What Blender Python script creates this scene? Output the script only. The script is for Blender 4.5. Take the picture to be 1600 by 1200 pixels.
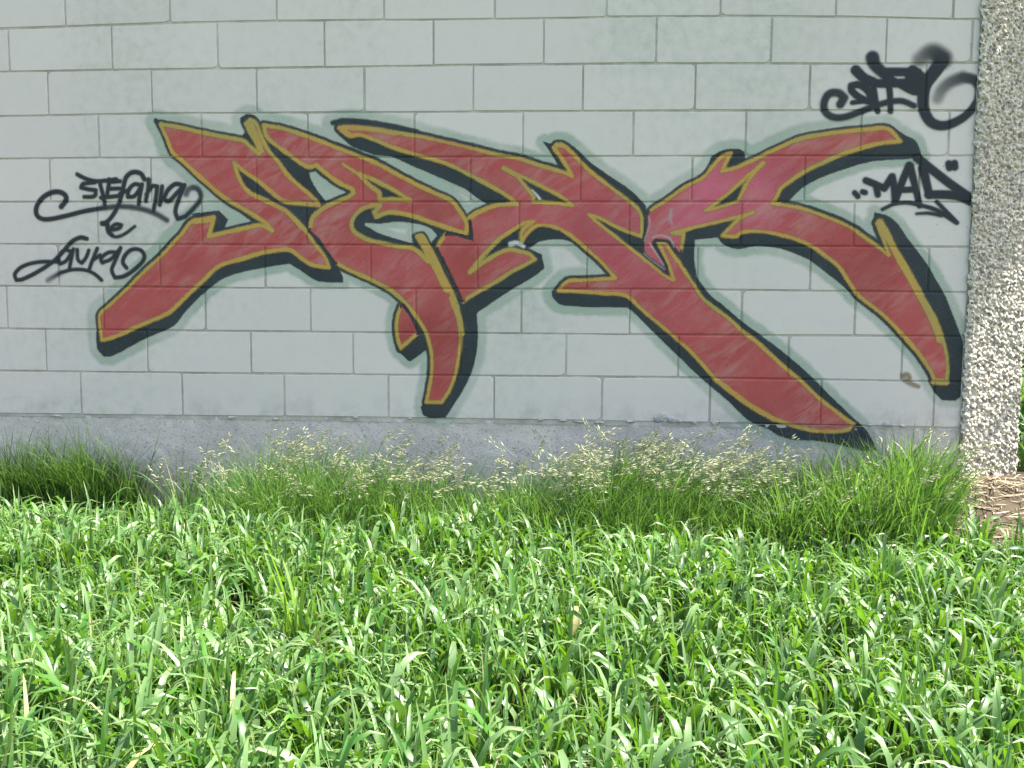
import bpy, bmesh, math, random
import numpy as np
from mathutils import Vector, Matrix

# ------------------------------------------------------------------ camera, sky, sun, exposure
scene = bpy.context.scene
for o in list(bpy.data.objects):
    bpy.data.objects.remove(o, do_unlink=True)
random.seed(7)
rng = np.random.default_rng(11)

FPX, YAW, PITCH, ROLL = 1650.0, 0.0755, 0.1029, 0.0054
CAM = np.array([2.8, -4.8428, 0.6684])
_fw = np.array([-math.sin(YAW)*math.cos(PITCH), math.cos(YAW)*math.cos(PITCH), -math.sin(PITCH)])
_rt = np.array([math.cos(YAW), math.sin(YAW), 0.0]); _up = np.cross(_rt, _fw)
RT = math.cos(ROLL)*_rt + math.sin(ROLL)*_up
UP = -math.sin(ROLL)*_rt + math.cos(ROLL)*_up
FW = _fw
cd = bpy.data.cameras.new('camera'); cam = bpy.data.objects.new('camera', cd)
scene.collection.objects.link(cam)
cd.sensor_width = 36.0; cd.lens = 36.0*FPX/1600.0; cd.clip_start = 0.05; cd.clip_end = 2000
m = Matrix.Identity(4)
for i in range(3):
    m[i][0], m[i][1], m[i][2], m[i][3] = RT[i], UP[i], -FW[i], CAM[i]
cam.matrix_world = m
scene.camera = cam

SUN_EL, SUN_BACK = math.radians(58), math.radians(5)     # high sun from the right, just behind the wall's plane
sd = Vector((math.cos(SUN_EL)*math.cos(SUN_BACK), math.cos(SUN_EL)*math.sin(SUN_BACK), math.sin(SUN_EL)))
world = bpy.data.worlds.new('World'); scene.world = world; world.use_nodes = True
wn = world.node_tree; bg = wn.nodes['Background']
sky = wn.nodes.new('ShaderNodeTexSky'); sky.sky_type = 'NISHITA'; sky.sun_disc = False
sky.sun_elevation = SUN_EL
sky.sun_rotation = math.atan2(sd.x, sd.y)
sky.air_density = 1.0; sky.dust_density = 3.0; sky.ozone_density = 0.6
wn.links.new(sky.outputs[0], bg.inputs[0]); bg.inputs[1].default_value = 0.13
sl = bpy.data.lights.new('sun', 'SUN'); sl.energy = 5.0; sl.angle = math.radians(0.53); sl.color = (1.0, 0.955, 0.88)
so = bpy.data.objects.new('sun', sl); scene.collection.objects.link(so)
so.rotation_euler = sd.to_track_quat('Z', 'Y').to_euler(); so.location = (20, 3, 20)
scene.view_settings.view_transform = 'Standard'; scene.view_settings.look = 'None'
scene.view_settings.gamma = 1.0; scene.view_settings.use_curve_mapping = False
scene.view_settings.exposure = 1.82
scene.render.engine = 'CYCLES'
scene.cycles.max_bounces = 4; scene.cycles.diffuse_bounces = 3; scene.cycles.glossy_bounces = 1; scene.cycles.transmission_bounces = 2; scene.cycles.transparent_max_bounces = 8

# ------------------------------------------------------------------ helpers
COL = scene.collection

def wallpt(px, py):
    """a point of the photograph on the wall's face (y = 0), in metres"""
    d = FW + (px-800)/FPX*RT + (600-py)/FPX*UP
    t = -CAM[1]/d[1]
    p = CAM + t*d
    return p[0], p[2]

def groundpt(px, py, z):
    d = FW + (px-800)/FPX*RT + (600-py)/FPX*UP
    t = (z-CAM[2])/d[2]
    p = CAM + t*d
    return p[0], p[1]

def link(o, parent=None):
    COL.objects.link(o)
    if parent is not None: o.parent = parent
    return o

def tag(o, label=None, cat=None, group=None, kind=None):
    if label: o['label'] = label
    if cat: o['category'] = cat
    if group: o['group'] = group
    if kind: o['kind'] = kind
    return o

def empty(name, loc=(0, 0, 0)):
    o = bpy.data.objects.new(name, None); o.location = loc; o.empty_display_size = 0.1
    return link(o)

def np_mesh(name, V, F, mat, parent=None, attrs=None, smooth=True):
    """V (n,3), F (m,k) with k = 3 or 4"""
    V = np.asarray(V, np.float32); F = np.asarray(F, np.int32)
    me = bpy.data.meshes.new(name)
    me.vertices.add(len(V)); me.vertices.foreach_set('co', V.ravel())
    k = F.shape[1]
    me.loops.add(F.size); me.loops.foreach_set('vertex_index', F.ravel())
    me.polygons.add(len(F))
    me.polygons.foreach_set('loop_start', np.arange(0, F.size, k, dtype=np.int32))
    me.polygons.foreach_set('loop_total', np.full(len(F), k, np.int32))
    me.polygons.foreach_set('use_smooth', np.full(len(F), smooth, bool))
    for an, a in (attrs or {}).items():
        at = me.attributes.new(an, 'FLOAT', 'POINT'); at.data.foreach_set('value', np.asarray(a, np.float32))
    me.update(calc_edges=True); me.validate()
    if mat: me.materials.append(mat)
    return link(bpy.data.objects.new(name, me), parent)

def bm_obj(name, bm, mat, parent=None, smooth=False):
    me = bpy.data.meshes.new(name); bm.normal_update(); bm.to_mesh(me); bm.free()
    if smooth:
        for p in me.polygons: p.use_smooth = True
    if mat: me.materials.append(mat)
    return link(bpy.data.objects.new(name, me), parent)

_lat = {}
def vnoise(x, y, seed=0):
    """smooth value noise 0..1"""
    if seed not in _lat: _lat[seed] = np.random.default_rng(seed+100).random((256, 256))
    L = _lat[seed]
    xi = np.floor(x).astype(int); yi = np.floor(y).astype(int)
    fx = x-xi; fy = y-yi; fx = fx*fx*(3-2*fx); fy = fy*fy*(3-2*fy)
    a = L[xi % 256, yi % 256]; b = L[(xi+1) % 256, yi % 256]
    c = L[xi % 256, (yi+1) % 256]; d = L[(xi+1) % 256, (yi+1) % 256]
    return (a*(1-fx)+b*fx)*(1-fy)+(c*(1-fx)+d*fx)*fy

def sstep(a, b, x):
    t = np.clip((x-a)/(b-a), 0, 1); return t*t*(3-2*t)

# ------------------------------------------------------------------ materials
class NT:
    def __init__(s, name):
        s.m = bpy.data.materials.new(name); s.m.use_nodes = True
        s.t = s.m.node_tree; s.t.nodes.clear()
        s.out = s.n('ShaderNodeOutputMaterial')
    def n(s, typ, **kw):
        nd = s.t.nodes.new(typ)
        for k, v in kw.items(): setattr(nd, k, v)
        return nd
    def l(s, a, b): s.t.links.new(a, b)
    def val(s, sock, v):
        if hasattr(v, 'links') or isinstance(v, bpy.types.NodeSocket): s.l(v, sock)
        else: sock.default_value = v
    def noise(s, scale, detail=4, rough=0.55, vec=None, dim='3D', dist=0.0):
        n = s.n('ShaderNodeTexNoise', noise_dimensions=dim)
        n.inputs['Scale'].default_value = scale; n.inputs['Detail'].default_value = detail
        n.inputs['Roughness'].default_value = rough; n.inputs['Distortion'].default_value = dist
        s.l(vec if vec is not None else s.obj(), n.inputs['Vector'])
        return n.outputs['Fac']
    def obj(s):
        if not hasattr(s, '_g'): s._g = s.n('ShaderNodeNewGeometry').outputs['Position']
        return s._g
    def mapr(s, v, a, b, c=0.0, d=1.0, smooth=False):
        n = s.n('ShaderNodeMapRange'); n.interpolation_type = 'SMOOTHSTEP' if smooth else 'LINEAR'
        n.inputs[1].default_value = a; n.inputs[2].default_value = b
        n.inputs[3].default_value = c; n.inputs[4].default_value = d
        s.l(v, n.inputs[0]); return n.outputs[0]
    def math(s, op, a, b=0.0, clamp=False):
        n = s.n('ShaderNodeMath', operation=op); n.use_clamp = clamp
        s.val(n.inputs[0], a); s.val(n.inputs[1], b); return n.outputs[0]
    def mix(s, f, a, b, mode='MIX'):
        n = s.n('ShaderNodeMix', data_type='RGBA', blend_type=mode)
        s.val(n.inputs[0], f)
        for i, c in ((6, a), (7, b)):
            if isinstance(c, tuple): n.inputs[i].default_value = (*c[:3], 1)
            else: s.l(c, n.inputs[i])
        return n.outputs[2]
    def attr(s, name):
        return s.n('ShaderNodeAttribute', attribute_name=name).outputs['Fac']
    def bump(s, h, strength, dist):
        b = s.n('ShaderNodeBump'); b.inputs['Strength'].default_value = strength; b.inputs['Distance'].default_value = dist
        s.l(h, b.inputs['Height']); return b.outputs[0]
    def pbr(s, col, rough=0.8, spec=0.3, normal=None, alpha=None):
        p = s.n('ShaderNodeBsdfPrincipled')
        if isinstance(col, tuple): p.inputs['Base Color'].default_value = (*col[:3], 1)
        else: s.l(col, p.inputs['Base Color'])
        s.val(p.inputs['Roughness'], rough); p.inputs['Specular IOR Level'].default_value = spec
        if normal is not None: s.l(normal, p.inputs['Normal'])
        if alpha is not None: s.l(alpha, p.inputs['Alpha'])
        return p
    def done(s, sh):
        s.l(sh.outputs[0] if hasattr(sh, 'outputs') else sh, s.out.inputs[0]); return s.m

def mat_blocks(name, base, dark):
    t = NT(name)
    big = t.noise(1.3, 3, 0.6); fine = t.noise(160, 1, 0.6); med = t.noise(14, 4, 0.65)
    rnd = t.n('ShaderNodeObjectInfo').outputs['Random']
    c = t.mix(t.mapr(big, 0.3, 0.7, 0.0, 0.3), base, dark)
    c = t.mix(t.mapr(med, 0.50, 0.75, 0.0, 0.16), c, (base[0]*0.72, base[1]*0.72, base[2]*0.7))
    c = t.mix(t.mapr(rnd, 0, 1, 0.0, 0.17), c, (base[0]*0.7, base[1]*0.72, base[2]*0.74))
    # small dark pits and specks, thicker on the patched right-hand end of the wall
    sx = t.n('ShaderNodeSeparateXYZ'); t.l(t.obj(), sx.inputs[0])
    right = t.mapr(sx.outputs[0], 4.18, 4.36, 0.0, 1.0, True)
    speck = t.noise(75, 2, 0.5)
    thr = t.mapr(right, 0, 1, 0.735, 0.655)
    sp = t.math('MULTIPLY', t.math('SUBTRACT', speck, thr), 14.0, True)
    c = t.mix(t.math('MULTIPLY', sp, 0.55), c, (0.10, 0.11, 0.105))
    # splash dirt low on the wall
    low = t.mapr(sx.outputs[2], 0.0, 0.16, 1.0, 0.0, True)
    dirt = t.math('MULTIPLY', low, t.mapr(t.noise(9, 6, 0.7), 0.45, 0.7, 0.0, 0.55))
    c = t.mix(dirt, c, (0.30, 0.29, 0.26))
    return t.done(t.pbr(c, 0.78, 0.25, t.bump(fine, 0.3, 0.002)))

WALLC = (0.590, 0.535, 0.490); WALLD = (0.530, 0.484, 0.442)
M_block = mat_blocks('painted_block', WALLC, WALLD)

def mat_mortar():
    t = NT('painted_mortar')
    n = t.noise(3.5, 7, 0.75)
    c = t.mix(t.mapr(n, 0.36, 0.62), (0.55, 0.50, 0.45), (0.33, 0.30, 0.26))
    return t.done(t.pbr(c, 0.9, 0.15, t.bump(t.noise(120, 4), 0.5, 0.002)))
M_mortar = mat_mortar()

def mat_plinth():
    t = NT('rough_concrete')
    a = t.noise(5, 7, 0.65); b = t.noise(90, 4, 0.7); st = t.noise(2.2, 3)
    c = t.mix(t.mapr(a, 0.3, 0.72), (0.60, 0.535, 0.49), (0.45, 0.405, 0.37))
    c = t.mix(t.mapr(st, 0.5, 0.66, 0, 0.7), c, (0.63, 0.565, 0.515))
    c = t.mix(t.mapr(b, 0.56, 0.68, 0, 0.7), c, (0.12, 0.12, 0.115))
    sz = t.n('ShaderNodeSeparateXYZ'); t.l(t.obj(), sz.inputs[0])
    alg = t.math('MULTIPLY', t.mapr(sz.outputs[2], -0.42, -0.16, 1, 0, True), t.mapr(t.noise(6, 6, 0.7), 0.42, 0.66, 0, 0.75))
    c = t.mix(alg, c, (0.20, 0.20, 0.13))                        # splashed mud and algae
    w = t.noise(7, 5, 0.7)
    c = t.mix(t.mapr(w, 0.66, 0.72, 0, 0.7), c, (0.58, 0.58, 0.57))
    return t.done(t.pbr(c, 0.92, 0.15, t.bump(t.math('ADD', t.noise(110, 5, 0.7), t.noise(25, 4)), 0.7, 0.006)))
M_plinth = mat_plinth()

def mat_roughcast():
    t = NT('roughcast_render')
    v = t.n('ShaderNodeTexVoronoi'); v.inputs['Scale'].default_value = 95; t.l(t.obj(), v.inputs['Vector'])
    sep = t.n('ShaderNodeSeparateColor'); t.l(v.outputs['Color'], sep.inputs[0])
    c = t.mix(sep.outputs[0], (0.40, 0.355, 0.285), (0.60, 0.545, 0.455))
    c = t.mix(t.mapr(sep.outputs[1], 0.72, 0.8), c, (0.20, 0.19, 0.17))
    c = t.mix(t.mapr(t.noise(3, 4), 0.4, 0.7, 0, 0.4), c, (0.38, 0.35, 0.29))
    return t.done(t.pbr(c, 0.9, 0.2, t.bump(t.noise(260, 3, 0.6), 0.5, 0.003)))
M_rough = mat_roughcast()

def paint(name, col, var, soft, alpha=1.0, grain=90, wob=0.004, extra=None, patchy=False):
    """sprayed paint: coverage from the signed distance to the edge of the sprayed shape"""
    t = NT(name)
    d = t.attr('edge')
    d = t.math('ADD', d, t.math('MULTIPLY', t.math('SUBTRACT', t.noise(22, 2), 0.5), wob))
    d = t.math('ADD', d, t.math('MULTIPLY', t.math('SUBTRACT', t.noise(240, 1), 0.5), grain*1e-4))
    cov = t.mapr(d, -soft, soft, alpha, 0.0, True)
    pore = t.mapr(t.noise(150, 2, 0.6), 0.60, 0.74, 1.0, 0.55)
    cov = t.math('MULTIPLY', cov, pore)
    if patchy: cov = t.math('MULTIPLY', cov, t.mapr(t.noise(3.2, 3), 0.35, 0.62, 0.45, 1.0))
    c = t.mix(t.mapr(t.noise(4, 5, 0.6), 0.35, 0.7), col, var)
    if extra: c = extra(t, c)
    return t.done(t.pbr(c, 0.62, 0.3, None, cov))

def yellow_extra(t, c):
    c = t.mix(t.mapr(t.noise(1.9, 3), 0.50, 0.70), c, (0.30, 0.265, 0.08))        # where it went over wet black
    return t.mix(t.mapr(t.noise(2.7, 3), 0.55, 0.72), c, (0.43, 0.215, 0.065))


def red_extra(t, c):
    # pink over-spray and thin whitish roller streaks running up to the right
    c = t.mix(t.attr('pink'), c, (0.50, 0.10, 0.155))
    rt = t.n('ShaderNodeMapping'); rt.inputs['Rotation'].default_value = (0, math.radians(36), 0); t.l(t.obj(), rt.inputs['Vector'])
    mp = t.n('ShaderNodeMapping'); mp.inputs['Scale'].default_value = (1.0, 1.0, 3.6); t.l(rt.outputs[0], mp.inputs['Vector'])
    st = t.noise(6.5, 5, 0.6, mp.outputs[0], dist=0.5)
    pt = t.noise(3.0, 3, 0.5)
    k = t.math('MULTIPLY', t.mapr(st, 0.42, 0.74, 0, 0.62), t.mapr(pt, 0.38, 0.60, 0.15, 1.0))
    c = t.mix(k, c, (0.42, 0.27, 0.235))
    c = t.mix(t.mapr(t.noise(1.6, 2), 0.5, 0.66, 0, 0.55), c, (0.255, 0.040, 0.036))
    return c
M_red = paint('red_spray_paint', (0.40, 0.072, 0.066), (0.34, 0.056, 0.051), 0.005, wob=0.007, extra=red_extra)
M_yel = paint('yellow_spray_paint', (0.46, 0.275, 0.060), (0.42, 0.275, 0.07), 0.0060, 0.95, wob=0.008, extra=yellow_extra)
M_blk = paint('black_spray_paint', (0.019, 0.026, 0.029), (0.032, 0.041, 0.045), 0.006, 0.98, wob=0.007)
M_halo = paint('pale_green_spray_paint', (0.33, 0.43, 0.33), (0.36, 0.46, 0.36), 0.012, 0.58, wob=0.016, extra=None, patchy=True)

def mat_tag(name, col=(0.017, 0.023, 0.027)):
    t = NT(name)
    cov = t.math('MULTIPLY', t.attr('cover'), t.mapr(t.noise(150, 2, 0.6), 0.62, 0.76, 1.0, 0.75))
    return t.done(t.pbr(col, 0.6, 0.3, None, cov))
M_tag = mat_tag('black_marker_spray')
M_white = mat_tag('white_spray_paint', (0.56, 0.55, 0.52))
M_brown = mat_tag('brown_smear', (0.26, 0.20, 0.12))

def mat_leaf(name, dark, light, trans, tmix=0.38, rough=0.42, spec=0.5, pale=(0.22, 0.31, 0.17), pk=0.5):
    t = NT(name)
    r = t.attr('rnd'); a = t.attr('along')
    c = t.mix(r, dark, light)
    c = t.mix(t.math('MULTIPLY', t.mapr(t.attr('wax'), 0.12, 0.9), pk), c, pale)      # waxy bloom on some leaves
    c = t.mix(t.mapr(a, 0.82, 1.0, 0.0, 0.35), c, (0.30, 0.30, 0.10))                  # yellowing tips
    c = t.mix(t.mapr(r, 0.993, 0.995), c, (0.36, 0.31, 0.15))                          # a few dead leaves
    p = t.pbr(c, rough, spec)
    tr = t.n('ShaderNodeBsdfTranslucent')
    tc = t.mix(r, (trans[0]*0.75, trans[1]*0.8, trans[2]*0.9), trans); t.l(tc, tr.inputs[0])
    mx = t.n('ShaderNodeMixShader'); mx.inputs[0].default_value = tmix
    t.l(p.outputs[0], mx.inputs[1]); t.l(tr.outputs[0], mx.inputs[2])
    return t.done(mx)
M_leaf = mat_leaf('cereal_leaf', (0.015, 0.062, 0.010), (0.054, 0.160, 0.017), (0.20, 0.42, 0.018), 0.29, 0.38, 0.45, (0.160, 0.255, 0.098), 0.85)
M_lime = mat_leaf('young_cereal_leaf', (0.09, 0.20, 0.03), (0.15, 0.27, 0.035), (0.30, 0.50, 0.03), 0.40, 0.4, 0.5, pk=0.1)
M_fine = mat_leaf('fine_grass', (0.040, 0.125, 0.018), (0.105, 0.215, 0.038), (0.20, 0.38, 0.04), 0.35, 0.5, 0.35, pk=0.15)
M_seed = mat_leaf('seed_heads', (0.36, 0.38, 0.22), (0.56, 0.55, 0.38), (0.5, 0.5, 0.28), 0.4, 0.55, 0.3, pk=0.0)
M_shrub = mat_leaf('shrub_leaf', (0.045, 0.105, 0.022), (0.10, 0.19, 0.035), (0.18, 0.34, 0.03), 0.3, 0.45, 0.4, pk=0.0)

def mat_plain(name, a, b, sc, rough=0.95, bs=0.8, bd=0.01):
    t = NT(name)
    c = t.mix(t.mapr(t.noise(sc, 7, 0.7), 0.3, 0.7), a, b)
    return t.done(t.pbr(c, rough, 0.15, t.bump(t.noise(sc*4, 5, 0.7), bs, bd)))
def mat_soil():
    t = NT('soil')
    c = t.mix(t.mapr(t.noise(9, 7, 0.7), 0.3, 0.7), (0.045, 0.036, 0.024), (0.105, 0.080, 0.055))
    sx = t.n('ShaderNodeSeparateXYZ'); t.l(t.obj(), sx.inputs[0])
    green = t.math('MAXIMUM', t.mapr(sx.outputs[1], 0.5, 1.1, 0, 1, True), t.mapr(sx.outputs[1], -6.5, -5.0, 1, 0, True))
    g = t.mix(t.mapr(t.noise(4, 6, 0.7), 0.3, 0.7), (0.055, 0.105, 0.022), (0.10, 0.16, 0.035))
    c = t.mix(green, c, g)                                       # turf beyond the wall and behind the camera
    return t.done(t.pbr(c, 0.95, 0.15, t.bump(t.noise(36, 5, 0.7), 0.8, 0.01)))
M_soil = mat_soil()
M_straw = mat_plain('dry_straw', (0.24, 0.19, 0.12), (0.46, 0.39, 0.27), 25, 0.7, 0.2, 0.002)
M_lump = mat_plain('broken_mortar', (0.33, 0.32, 0.30), (0.50, 0.485, 0.46), 22, 0.95, 0.8, 0.006)
M_bark = mat_plain('bark', (0.12, 0.095, 0.07), (0.22, 0.18, 0.14), 14)

# ------------------------------------------------------------------ ground
def gz(x, y):
    x = np.asarray(x, float); y = np.asarray(y, float)
    z = -0.52 + 0.015*np.sin(x*1.1+0.4)
    bank = sstep(3.75, 4.5, x)*sstep(-1.0, -0.15, y)
    z = z + 0.285*bank
    near = sstep(7, 14, np.hypot(x-2.4, y+1.5))
    return z + (vnoise(x*2.3+9, y*2.3+5, 3)-0.5)*0.05*(1-near)

def make_ground():
    xs = np.concatenate([[-400, -150, -60, -25, -12, -7], np.linspace(-4, 9, 130), [12, 18, 30, 70, 160, 400]])
    ys = np.concatenate([[-400, -150, -60, -25, -12, -8], np.linspace(-6, 3, 90), [5, 9, 18, 40, 100, 400]])
    X, Y = np.meshgrid(xs, ys, indexing='ij'); Z = gz(X, Y)
    n = len(ys); i, j = np.meshgrid(np.arange(len(xs)-1), np.arange(n-1), indexing='ij')
    F = np.stack([i*n+j, (i+1)*n+j, (i+1)*n+j+1, i*n+j+1], -1).reshape(-1, 4)
    o = np_mesh('ground', np.stack([X, Y, Z], -1).reshape(-1, 3), F, M_soil)
    tag(o, kind='structure')
make_ground()

# ------------------------------------------------------------------ the block wall
X0, X1, ZTOP = -2.6, 4.462, 2.8
JH, CH, JD = 0.0024, 0.003, 0.0048           # half joint, arris, joint depth
LINES = {0: [(0, 45.6), (270, 35.5), (500, 32), (770, 30), (1040, 25), (1330, 26), (1500, 30)],
         1: [(0, 112.4), (270, 108), (500, 105), (770, 101), (1040, 99), (1330, 100)],
         2: [(0, 182), (240, 177.5), (500, 176), (770, 174.5), (1040, 173), (1500, 173)],
         3: [(0, 248), (270, 246), (500, 246.5), (1040, 243.6), (1500, 243.6)],
         4: [(0, 315.5), (540, 315.5), (1040, 315.5), (1500, 315.5)],
         5: [(0, 381.4), (540, 383), (1040, 384), (1500, 386)],
         6: [(0, 447), (520, 451), (1050, 452), (1490, 457)],
         7: [(0, 513.7), (520, 519), (1050, 523.3), (1480, 525.5)],
         8: [(0, 579.5), (520, 585), (1050, 590), (1450, 596)],
         9: [(0, 647), (520, 652), (1050, 660), (1500, 669)]}
LPT = {k: np.array([wallpt(*q) for q in v]) for k, v in LINES.items()}
def zline(l, x):
    x = np.asarray(x, float)
    if l < 0: return np.full_like(x, (9-l)*0.2)
    return np.interp(x, LPT[l][:, 0], LPT[l][:, 1])
JX = {0: [0.359, 0.856, 1.354, 1.846, 2.346, 2.845, 3.343, 3.842],
      1: [0.083, 0.577, 1.076, 1.572, 2.07, 2.568, 3.065, 3.567, 4.062, 4.425],
      2: [0.263, 0.759, 1.254, 1.753, 2.251, 2.745, 3.241, 3.74],
      3: [0.499, 0.991, 1.49, 1.982, 2.477, 2.97, 3.468, 3.968, 4.345],
      4: [0.256, 0.744, 1.246, 1.742, 2.239, 2.738, 3.236, 3.731],
      5: [0.481, 0.982, 1.478, 1.97, 2.462, 2.96, 3.459, 3.953],
      6: [0.281, 0.775, 1.278, 1.777, 2.272, 2.772, 3.27, 3.771, 4.285],
      7: [0.02, 0.495, 0.989, 1.49, 1.987, 2.474, 2.969, 3.472, 3.973],
      8: [0.204, 0.701, 1.202, 1.69, 2.195, 2.683, 3.193, 3.686, 4.186],
      9: [0.367, 0.866, 1.358, 1.855, 2.35, 2.847, 3.339]}
for r in range(-5, 0): JX[r] = [0.36 if r % 2 == 0 else 0.08]
for r in JX:
    a = list(JX[r])
    while a[0] > X0+0.55: a.insert(0, a[0]-0.498)
    while a[-1] < X1-0.55: a.append(a[-1]+0.498)
    JX[r] = a

wall = empty('block_wall', (2.0, 0.1, -0.5))
tag(wall, 'long pale grey painted concrete block wall carrying the graffiti, standing on a rough base', 'wall')
WO = Vector((2.0, 0.1, -0.5))
def wall_child(o):
    o.parent = wall; o.matrix_parent_inverse = Matrix.Translation(-WO); return o

# pale mortar core behind the joints
def box_bm(x0, x1, y0, y1, z0, z1):
    bm = bmesh.new(); bmesh.ops.create_cube(bm, size=1)
    for v in bm.verts:
        v.co = Vector((x0 if v.co.x < 0 else x1, y0 if v.co.y < 0 else y1, z0 if v.co.z < 0 else z1))
    return bm
wall_child(bm_obj('mortar', box_bm(X0, X1, JD, 0.24, -0.02, ZTOP+0.004), M_mortar))

def corner_pts(cx, cz, sx, sz, r):
    # three points round a corner, (sx,sz) points outwards
    out = []
    for a in (0, 45, 90):
        a = math.radians(a)
        out.append((cx-sx*r+sx*r*math.cos(a), cz-sz*r+sz*r*math.sin(a)))
    return out

def make_block(xa, xb, la, lb):
    """one block between joints xa and xb, course lines la (top) and lb (bottom)"""
    def ring(off, y):
        pts = []
        x0, x1 = xa+off+jit[0], xb-off-jit[1]
        c = [(x1, float(zline(la, xb))-off-jit[2], 1, 1), (x0, float(zline(la, xa))-off-jit[3], -1, 1),
             (x0, float(zline(lb, xa))+off+jit[4], -1, -1), (x1, float(zline(lb, xb))+off+jit[5], 1, -1)]
        for k, (cx, cz, sx, sz) in enumerate(c):
            p = corner_pts(cx, cz, sx, sz, rad[k])
            if k in (1, 3): p = p[::-1]
            pts += [(q[0], y, q[1]) for q in p]
        return pts
    jit = [random.uniform(-0.0006, 0.0022) for _ in range(6)]
    rad = [random.choice((0.003, 0.004, 0.006, 0.004, 0.008, 0.018)) for _ in range(4)]
    bm = bmesh.new()
    rings = [[bm.verts.new(p) for p in ring(o_, y)] for o_, y in ((JH+CH, 0.0), (JH+0.0008, 0.0035), (JH, 0.03))]
    bm.faces.new(rings[0])
    n = len(rings[0])
    for a, b in zip(rings, rings[1:]):
        for i in range(n):
            bm.faces.new((a[i], b[i], b[(i+1) % n], a[(i+1) % n]))
    bmesh.ops.recalc_face_normals(bm, faces=bm.faces[:])
    return wall_child(bm_obj('block', bm, M_block))
for r in range(-4, 10):
    ed = [X0] + JX[r] + [X1]
    for xa, xb in zip(ed, ed[1:]):
        if xb-xa > 0.02: make_block(xa, xb, r-1, r)

# rough concrete base below the blocks
def plinth_y(x, z):
    a = vnoise(x*9, z*9, 21)*0.006 + vnoise(x*30, z*30, 22)*0.004 + vnoise(x*80, z*80, 23)*0.0025
    return 0.001 + a
def make_plinth():
    xs = np.arange(X0, X1+0.001, 0.014); nz = 46
    X = np.repeat(xs[:, None], nz, 1); top = zline(9, xs)-0.004+(vnoise(xs*14, xs*0+3, 31)-0.5)*0.010
    tt = np.linspace(0, 1, nz)[None, :]
    Z = top[:, None]*(1-tt) + (-0.62)*tt
    Y = plinth_y(X, Z)
    V = np.stack([X, Y, Z], -1).reshape(-1, 3)
    i, j = np.meshgrid(np.arange(len(xs)-1), np.arange(nz-1), indexing='ij')
    F = np.stack([i*nz+j, i*nz+j+1, (i+1)*nz+j+1, (i+1)*nz+j], -1).reshape(-1, 4)
    # back edge of the top so that the step has thickness
    b0 = len(V); tp = np.stack([xs, np.full_like(xs, 0.2), top], -1); V = np.vstack([V, tp])
    k = np.arange(len(xs)-1)
    F = np.vstack([F, np.stack([k*nz, (k+1)*nz, b0+k+1, b0+k], -1)])
    wall_child(np_mesh('concrete_base', V, F, M_plinth))
make_plinth()

# broken mortar squeezed out along the foot of the lowest course
def lump_mesh(seed, sub=2):
    r = np.random.default_rng(seed); bm = bmesh.new()
    bmesh.ops.create_icosphere(bm, subdivisions=sub, radius=1)
    ph = r.random((6, 3))*6.3; fr = r.normal(0, 2.2, (6, 3))
    for v in bm.verts:
        d = sum(math.sin(fr[i][0]*v.co.x+fr[i][1]*v.co.y+fr[i][2]*v.co.z+ph[i][0]) for i in range(6))
        v.co *= 1+0.11*d
    return bm
for px, py, sx, sz in ((1030, 652, .035, .022), (1048, 656, .025, .016), (1062, 657, .018, .012), (905, 659, .03, .006), (935, 660, .022, .007),
                       (880, 657, .02, .005), (1085, 660, .02, .008), (1118, 661, .018, .009), (985, 659, .02, .006), (845, 656, .014, .005),
                       (1360, 664, .02, .006), (1388, 663, .03, .010), (1412, 665, .016, .008), (640, 654, .012, .006), (555, 652, .014, .005),
                       (430, 655, .016, .008), (362, 652, .02, .005), (90, 650, .03, .006)):
    x, z = wallpt(px, py); bm = lump_mesh(px)
    for v in bm.verts: v.co = Vector((x+v.co.x*sx, 0.004+v.co.y*0.010, z+v.co.z*sz))
    wall_child(bm_obj('mortar_lump', bm, M_lump, smooth=False))
# spalled lip of concrete at the foot of the base
for px, py, sx, sz, sy in ((345, 742, .018, .016, .03), (349, 757, .022, .03, .045), (338, 752, .012, .02, .02)):
    x, z = wallpt(px, py); bm = lump_mesh(px*3+1)
    for v in bm.verts: v.co = Vector((x+v.co.x*sx, -0.004+v.co.y*sy, z+v.co.z*sz))
    wall_child(bm_obj('spalled_lip', bm, M_lump, smooth=False))

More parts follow.
